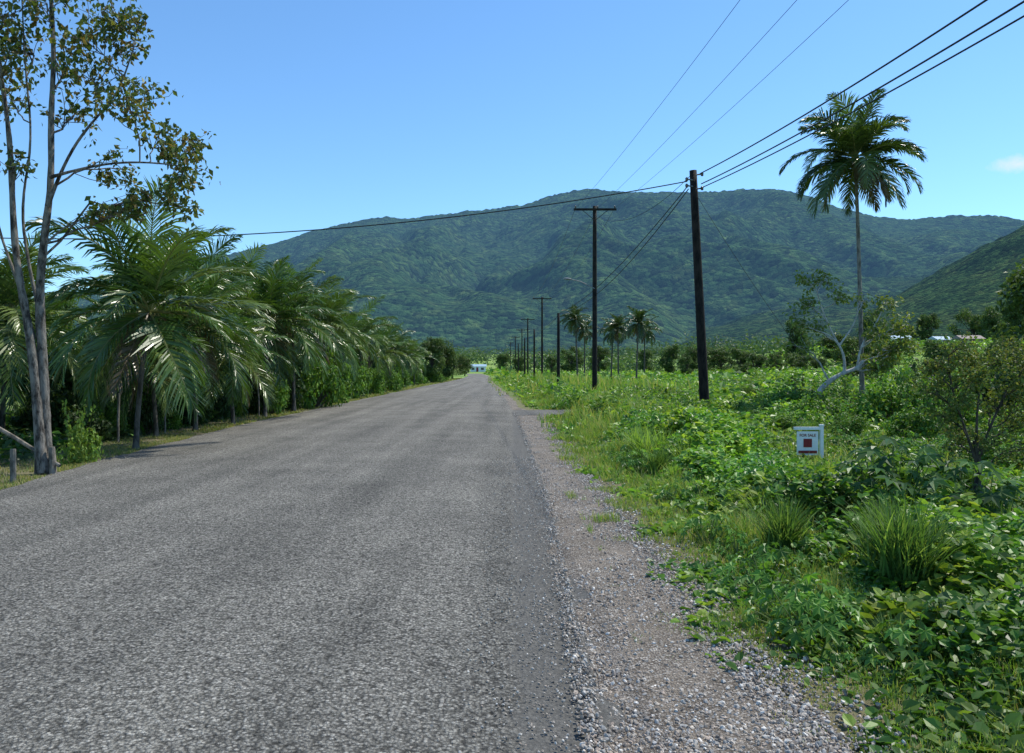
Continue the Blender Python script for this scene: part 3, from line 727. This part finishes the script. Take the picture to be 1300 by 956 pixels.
# big leaf plants
def bigleaf(x,y,r,h,n,ls,label,cols,upr=.8,dr=-.6):
    b=B();q=np.sqrt(U(0,1,n))*r;a=U(0,6.28,n)
    z=h*(1-(q/r)**2*.5)*U(.35,1,n)
    P=np.stack([np.cos(a)*q,np.sin(a)*q,z],-1)
    outv=np.stack([np.cos(a),np.sin(a),0*a],-1)
    nn=nrm(outv*.45+np.array([0,-.25,upr])+rvec(n)*.4);d=nrm(outv+np.array([0,0,dr])+rvec(n)*.35)
    scat(b,LOBED[0],LOBED[1],P,basis(d,nn),U(ls*.6,ls*1.2,n),pal(n,cols,.3))
    for i in range(0,n,2): tube(b,bez((P[i,0]*.2,P[i,1]*.2,-.02),P[i],.1,.05,5),np.linspace(.008,.003,5),4,(.07,.1,.03))
    ob("broadleaf_plant",b.mesh("broadleaf_plant",M_weed),loc=(x,y,float(gh(x,y))),label=label,cat="plant",group="broad-leaved plants among the weeds")
DK=[(.025,.055,.013),(.036,.075,.017),(.05,.095,.022)]
BR=[(.06,.125,.02),(.08,.15,.028),(.046,.095,.016)]
bigleaf(3.75,7.7,.62,1.05,170,.17,"dark broad-leaved plant with large lobed leaves",DK,1.,-.35)
bigleaf(4.45,7.6,.48,.82,100,.16,"dark broad-leaved plant with large lobed leaves",DK,1.,-.35)
bigleaf(3.15,7.9,.4,.6,60,.13,"dark broad-leaved plant with large lobed leaves",DK,1.,-.35)
bigleaf(3.35,5.2,.3,.22,40,.07,"mid green broad-leaved plant among weeds",BR)
for i in range(60):
    y=U(4.2,17);x=rR(y)+1.35+U(0,1)**1.6*max(1.,.6*y-1.6)
    if .3<x/y<.46 and 9<y<14.5: continue
    if 2.2<x<4.6 and 4.6<y<7.3: continue
    s=U(.45,1.1);bigleaf(x,y,.3*s,.28*s*(1+y/25),int(34*s),.085*s,"mid green broad-leaved plant among weeds",BR)

# ---------------- utility poles ----------------
def pole(x,y,h,r,lean=0,arm=None,label="dark wooden utility pole",lamp=False,detail=True,group="utility poles along the road"):
    e=ob("utility_pole",None,loc=(x,y,float(gh(x,y))),label=label,cat="utility pole",group=group)
    b=B();t=np.linspace(0,1,9)
    tubecap(b,np.stack([lean*t,0*t,-.2+(h+.2)*t],-1),np.linspace(r,r*.72,9),12);ob("shaft",b.mesh("pole_shaft",M_pole,True),parent=e)
    if arm:
        b=B();box(b,(lean,-r-.04,h-.25),(arm,.1,.13))
        for sg in(-1,1): tube(b,[(lean+sg*arm*.3,-r-.05,h-.3),(lean,-r*.9-.03,h-.95)],.018,4)
        ob("crossarm",b.mesh("crossarm",M_pole),parent=e)
        for sx_ in(-.46,0.06,.46):
            b=B();zz=np.array([0,.04,.05,.09,.1,.14,.17]);rr=np.array([.02,.02,.05,.045,.06,.035,.02])
            tubecap(b,np.stack([0*zz+lean+sx_*arm,0*zz-r-.04,h-.185+zz],-1),rr,8);ob("insulator",b.mesh("insulator",M_ceramic,True),parent=e)
    if lamp:
        b=B();zl=H+(HY-357)/1000*y
        tube(b,[(0,-r*.7,zl-.5),(-.9,-r*.7,zl-.05),(-1.6,-r*.7,zl+.1)],.03,6);ob("lamp_arm",b.mesh("lamp_arm",M_metal,True),parent=e)
        b=B();tt=np.linspace(0,1,7);tubecap(b,np.stack([-1.5-.5*tt,0*tt-r*.7,zl+.1+.04*tt],-1),.08*np.sin(np.pi*(tt*.8+.12))**.7,8)
        ob("lamp_head",b.mesh("lamp_head",M_metal,True),parent=e)
    return e
np_=pole(7.55,30.8,9.35,.2,lean=-.47,label="tall black utility pole leaning slightly, cables bracketed at its top")
b=B()
for zz,s in((8.95,-1),(8.7,-1),(9.15,1),(8.6,1)):
    tube(b,[(-.45,-.1,zz),(-.45+s*.28,-.14,zz+.03)],.03,6)
ob("bracket",b.mesh("bracket",M_metal,True),parent=np_)
for zz,s in((8.95,-1),(8.7,-1),(9.15,1),(8.6,1)):
    b=B();q=np.array([0,.03,.06,.1,.13,.16]);tubecap(b,np.stack([0*q-.45+s*.3,0*q-.14,zz-.05+q],-1),np.array([.03,.06,.05,.065,.05,.02]),8)
    ob("insulator",b.mesh("insulator",M_ceramic,True),parent=np_)
pole(5.25,50,11.9,.17,arm=2.7,lamp=True,label="tall dark pole with crossarm and street lamp")
pole(3.95,67,6.4,.15,label="short dark wooden pole in the verge")
fp=[(4.2,110,11.6),(3.0,150,11.2),(2.4,190,11.2),(1.0,230,11),(-.6,280,11)]
for x,y,h in fp: pole(x,y,h,.16,arm=2.6,label="distant dark pole with crossarm")
for x,y,h in((2.6,92,6.2),(1.9,118,6.2),(1.2,150,6.4)): pole(x,y,h,.13,label="distant short dark pole")
def wire(p0,p1,sag,r,label,n=40,group="overhead wires"):
    p0=np.array(p0,float);p1=np.array(p1,float);t=np.linspace(0,1,n)[:,None]
    p=p0*(1-t)+p1*t;p[:,2]-=(4*sag*t*(1-t))[:,0]
    b=B();tube(b,p-p0,r,5);ob("overhead_wire",b.mesh("overhead_wire",M_wire,True),loc=tuple(p0),label=label,cat="wire",group=group)
z2=11.75
for sxx,xt in((-1.24,-1.55),(.16,.0),(1.24,1.6)):
    wire((5.25+sxx,50,z2),(9.4+xt,-10,z2+.3),.75,.0075,"thin power line wire running overhead")
    wire((5.25+sxx,50,z2),(4.2+sxx,110,11.5),.9,.012,"thin power line wire between poles")
    wire((4.2+sxx,110,11.5),(3.0+sxx,150,11.1),.7,.014,"thin power line wire between poles")
top=np.array([7.08,30.7,9.2])
for i,(dx,dz,sx2,r) in enumerate(((.25,0.05,-.7,.022),(.3,-.35,-.05,.022),(.2,-.55,.6,.02))):
    wire(top+[dx,0,dz-.05],(11.4+sx2,-8,9.0+dz*.2),.75,r,"thick black cable running overhead from the tall pole")
wire(top+[-.25,0,-.3],(-24.,30,6.75),.95,.022,"black cable strung across the road")
for dz,sg in((-.45,.75),(-.6,1.1)):
    wire(top+[-.2,0,dz],(3.95,67,6.3),sg,.022,"sagging black cable between poles")
wire((3.95,67,6.2),(2.6,92,6.1),.5,.02,"sagging black cable between poles")
wire(top+[-.15,0,-.1],(5.25,50,11.3),.9,.012,"thin wire climbing to the crossarm pole")
wire(top+[.15,0,-.9],(13.6,33,.3),.25,.009,"thin steel guy wire down to the ground")

# ---------------- sign ----------------
sxx,syy=W(1043,580,14.0)[:2]
e=ob("for_sale_sign",None,loc=(sxx,syy,float(gh(sxx,syy))),label="small white for sale sign hanging from a white post",cat="sign",rz=0)
b=B();box(b,(0,0,.27),(.055,.055,.64));box(b,(0,0,.605),(.07,.07,.03));ob("post",b.mesh("sign_post",M_white),parent=e)
b=B();box(b,(-.26,0,.55),(.465,.04,.05));ob("arm",b.mesh("sign_arm",M_white),parent=e)
b=B()
for xx in(-.43,-.1): tube(b,[(xx,0,.53),(xx,0,.495)],.005,5)
ob("hook",b.mesh("hook",M_metal),parent=e)
b=B();box(b,(-.25,0,.285),(.38,.015,.42));ob("panel",b.mesh("sign_panel",M_white),parent=e)
b=B();box(b,(-.25,-.0115,.29),(.15,.006,.15));ob("emblem",b.mesh("emblem",M_red),parent=e,label="dark red square printed on the panel")
b=B();box(b,(-.25,-.0115,.13),(.33,.006,.05));ob("band",b.mesh("band",M_red),parent=e)
def text(body,size,mat,loc):
    cu=bpy.data.curves.new("txt",'FONT');cu.body=body;cu.size=size;cu.align_x='CENTER';cu.extrude=.001;cu.offset=.001
    to=bpy.data.objects.new("txt_tmp",cu);COL.objects.link(to)
    dg=bpy.context.evaluated_depsgraph_get();tm_=bpy.data.meshes.new_from_object(to.evaluated_get(dg));bpy.data.objects.remove(to)
    tm_.materials.clear();tm_.materials.append(mat)
    o=ob("lettering",tm_,parent=e,loc=loc);o.rotation_euler=(math.pi/2,0,0)
text("FOR SALE",.068,M_red,(-.25,-.011,.405))

# fence posts
def post(x,y,h,r,lab="weathered wooden fence post"):
    b=B();tubecap(b,[(0,0,-.1),(0,0,h*.5),(U(-.03,.03),0,h)],[r,r*.95,r*.9],9);ob("fence_post",b.mesh("fence_post",M_post),loc=(x,y,float(gh(x,y))),label=lab,cat="fence post",group="wooden fence posts by the road")
post(-7.03,11.1,.48,.042);post(-7.0,12.0,.42,.05);post(-7.15,12.3,.36,.035)
for x,y in((-8.6,17.2),(-8.55,19.4),(-8.6,21.5),(-8.5,24.0),(-8.55,26.6),(-8.6,29.0)): post(x,y,U(.9,1.1),.028,"thin fence stake in front of the palms")
b=B();a=W(-40,522,12.3);c=W(76,586,12.0);c[2]=.12;tube(b,[a-a,(c-a)*.5+[0,0,.02],c-a],[.036,.032,.028],7);ob("wooden_rail",b.mesh("wooden_rail",M_post),loc=tuple(a),label="grey fallen wooden rail leaning by the posts",cat="rail")

# houses
def house(x,y,w,h,dp,wall,roof,label):
    e=ob("house",None,loc=(x,y,float(gh(x,y))-.1),label=label,cat="house",rz=U(-.2,.2))
    b=B();box(b,(0,0,h/2),(w,dp,h));ob("wall",b.mesh("house_wall",wall),parent=e)
    b=B();rh=h*.42;ww=w/2+.4;dd=dp/2+.4
    v=[(-ww,-dd,h+.01),(ww,-dd,h+.01),(ww,dd,h+.01),(-ww,dd,h+.01),(-ww,0,h+rh),(ww,0,h+rh)]
    b.add(v,[[0,1,5,4],[2,3,4,5],[0,3,2,1]],(.4,.4,.4));b.add(v,[[0,4,3],[1,2,5]],(.4,.4,.4))
    ob("roof",b.mesh("house_roof",roof),parent=e)
    b=B();box(b,(-w*.05,-dp/2-.02,1.0),(.95,.04,2.));ob("door",b.mesh("house_door",M_red),parent=e)
    for xx in(-w*.33,w*.28):
        b=B();box(b,(xx,-dp/2-.02,h*.55),(1.3,.04,1.));ob("window",b.mesh("house_window",M_glass),parent=e)
house(-15.5,360,7,2.4,6,M_white,M_blue,"small white house with pale blue roof at the road end")
house(98,200,5.,2.2,4,M_white,M_blue,"small white house with pale blue roof among trees")
house(117,202,5.5,2.3,4,M_post,M_roofr,"low timber house with rusty roof among trees")
house(112,206,4,2.2,4,M_white,M_blue,"small white house with pale blue roof among trees")

# ---------------- world, sun, camera ----------------
w=bpy.data.worlds.new("World");scene.world=w;w.use_nodes=True
nt=w.node_tree;nt.nodes.clear();l=nt.links
sk=nt.nodes.new('ShaderNodeTexSky');sk.sky_type='NISHITA';sk.sun_disc=False
SE,SA=58,60
sk.sun_elevation=math.radians(SE);sk.sun_rotation=math.radians(SA);sk.air_density=1.0;sk.dust_density=.15;sk.ozone_density=1.6
bg=nt.nodes.new('ShaderNodeBackground');bg.inputs[1].default_value=.15
tc=nt.nodes.new('ShaderNodeTexCoord')
cd=Vector((.645,1,.26)).normalized()
sv=nt.nodes.new('ShaderNodeVectorMath');sv.operation='SUBTRACT';l.new(tc.outputs['Generated'],sv.inputs[0]);sv.inputs[1].default_value=cd
sm_=nt.nodes.new('ShaderNodeVectorMath');sm_.operation='MULTIPLY';l.new(sv.outputs[0],sm_.inputs[0]);sm_.inputs[1].default_value=(1,1,3)
ln=nt.nodes.new('ShaderNodeVectorMath');ln.operation='LENGTH';l.new(sm_.outputs[0],ln.inputs[0])
ns=noise(nt,tc.outputs['Generated'],45,6,.6)
q=math_(nt,'ADD',ln.outputs['Value'],math_(nt,'MULTIPLY',ns,.05))
cf=mapr(nt,q,.03,.055,.75,0)
sky=mix(nt,1.,sk.outputs[0],(.8,1.14,1.37),'MULTIPLY')
c=mix(nt,cf,sky,(6.,6.2,6.4))
l.new(c,bg.inputs[0])
wo=nt.nodes.new('ShaderNodeOutputWorld');l.new(bg.outputs[0],wo.inputs[0])
sl=bpy.data.lights.new("sun",'SUN');sl.energy=5.0;sl.angle=math.radians(.5);sl.color=(1,.95,.84)
so=bpy.data.objects.new("sun",sl);COL.objects.link(so)
dv=Vector((math.sin(math.radians(SA))*math.cos(math.radians(SE)),math.cos(math.radians(SA))*math.cos(math.radians(SE)),math.sin(math.radians(SE))))
so.rotation_euler=dv.to_track_quat('Z','Y').to_euler()
cam=bpy.data.cameras.new("camera");co=bpy.data.objects.new("camera",cam);COL.objects.link(co)
co.location=(0,0,H);co.rotation_euler=(math.pi/2,0,0);cam.sensor_width=36;cam.lens=36*F/1300;cam.shift_y=-10/1300
cam.clip_end=20000;cam.clip_start=.05
scene.camera=co
scene.view_settings.view_transform='Standard';scene.view_settings.look='None';scene.view_settings.exposure=0
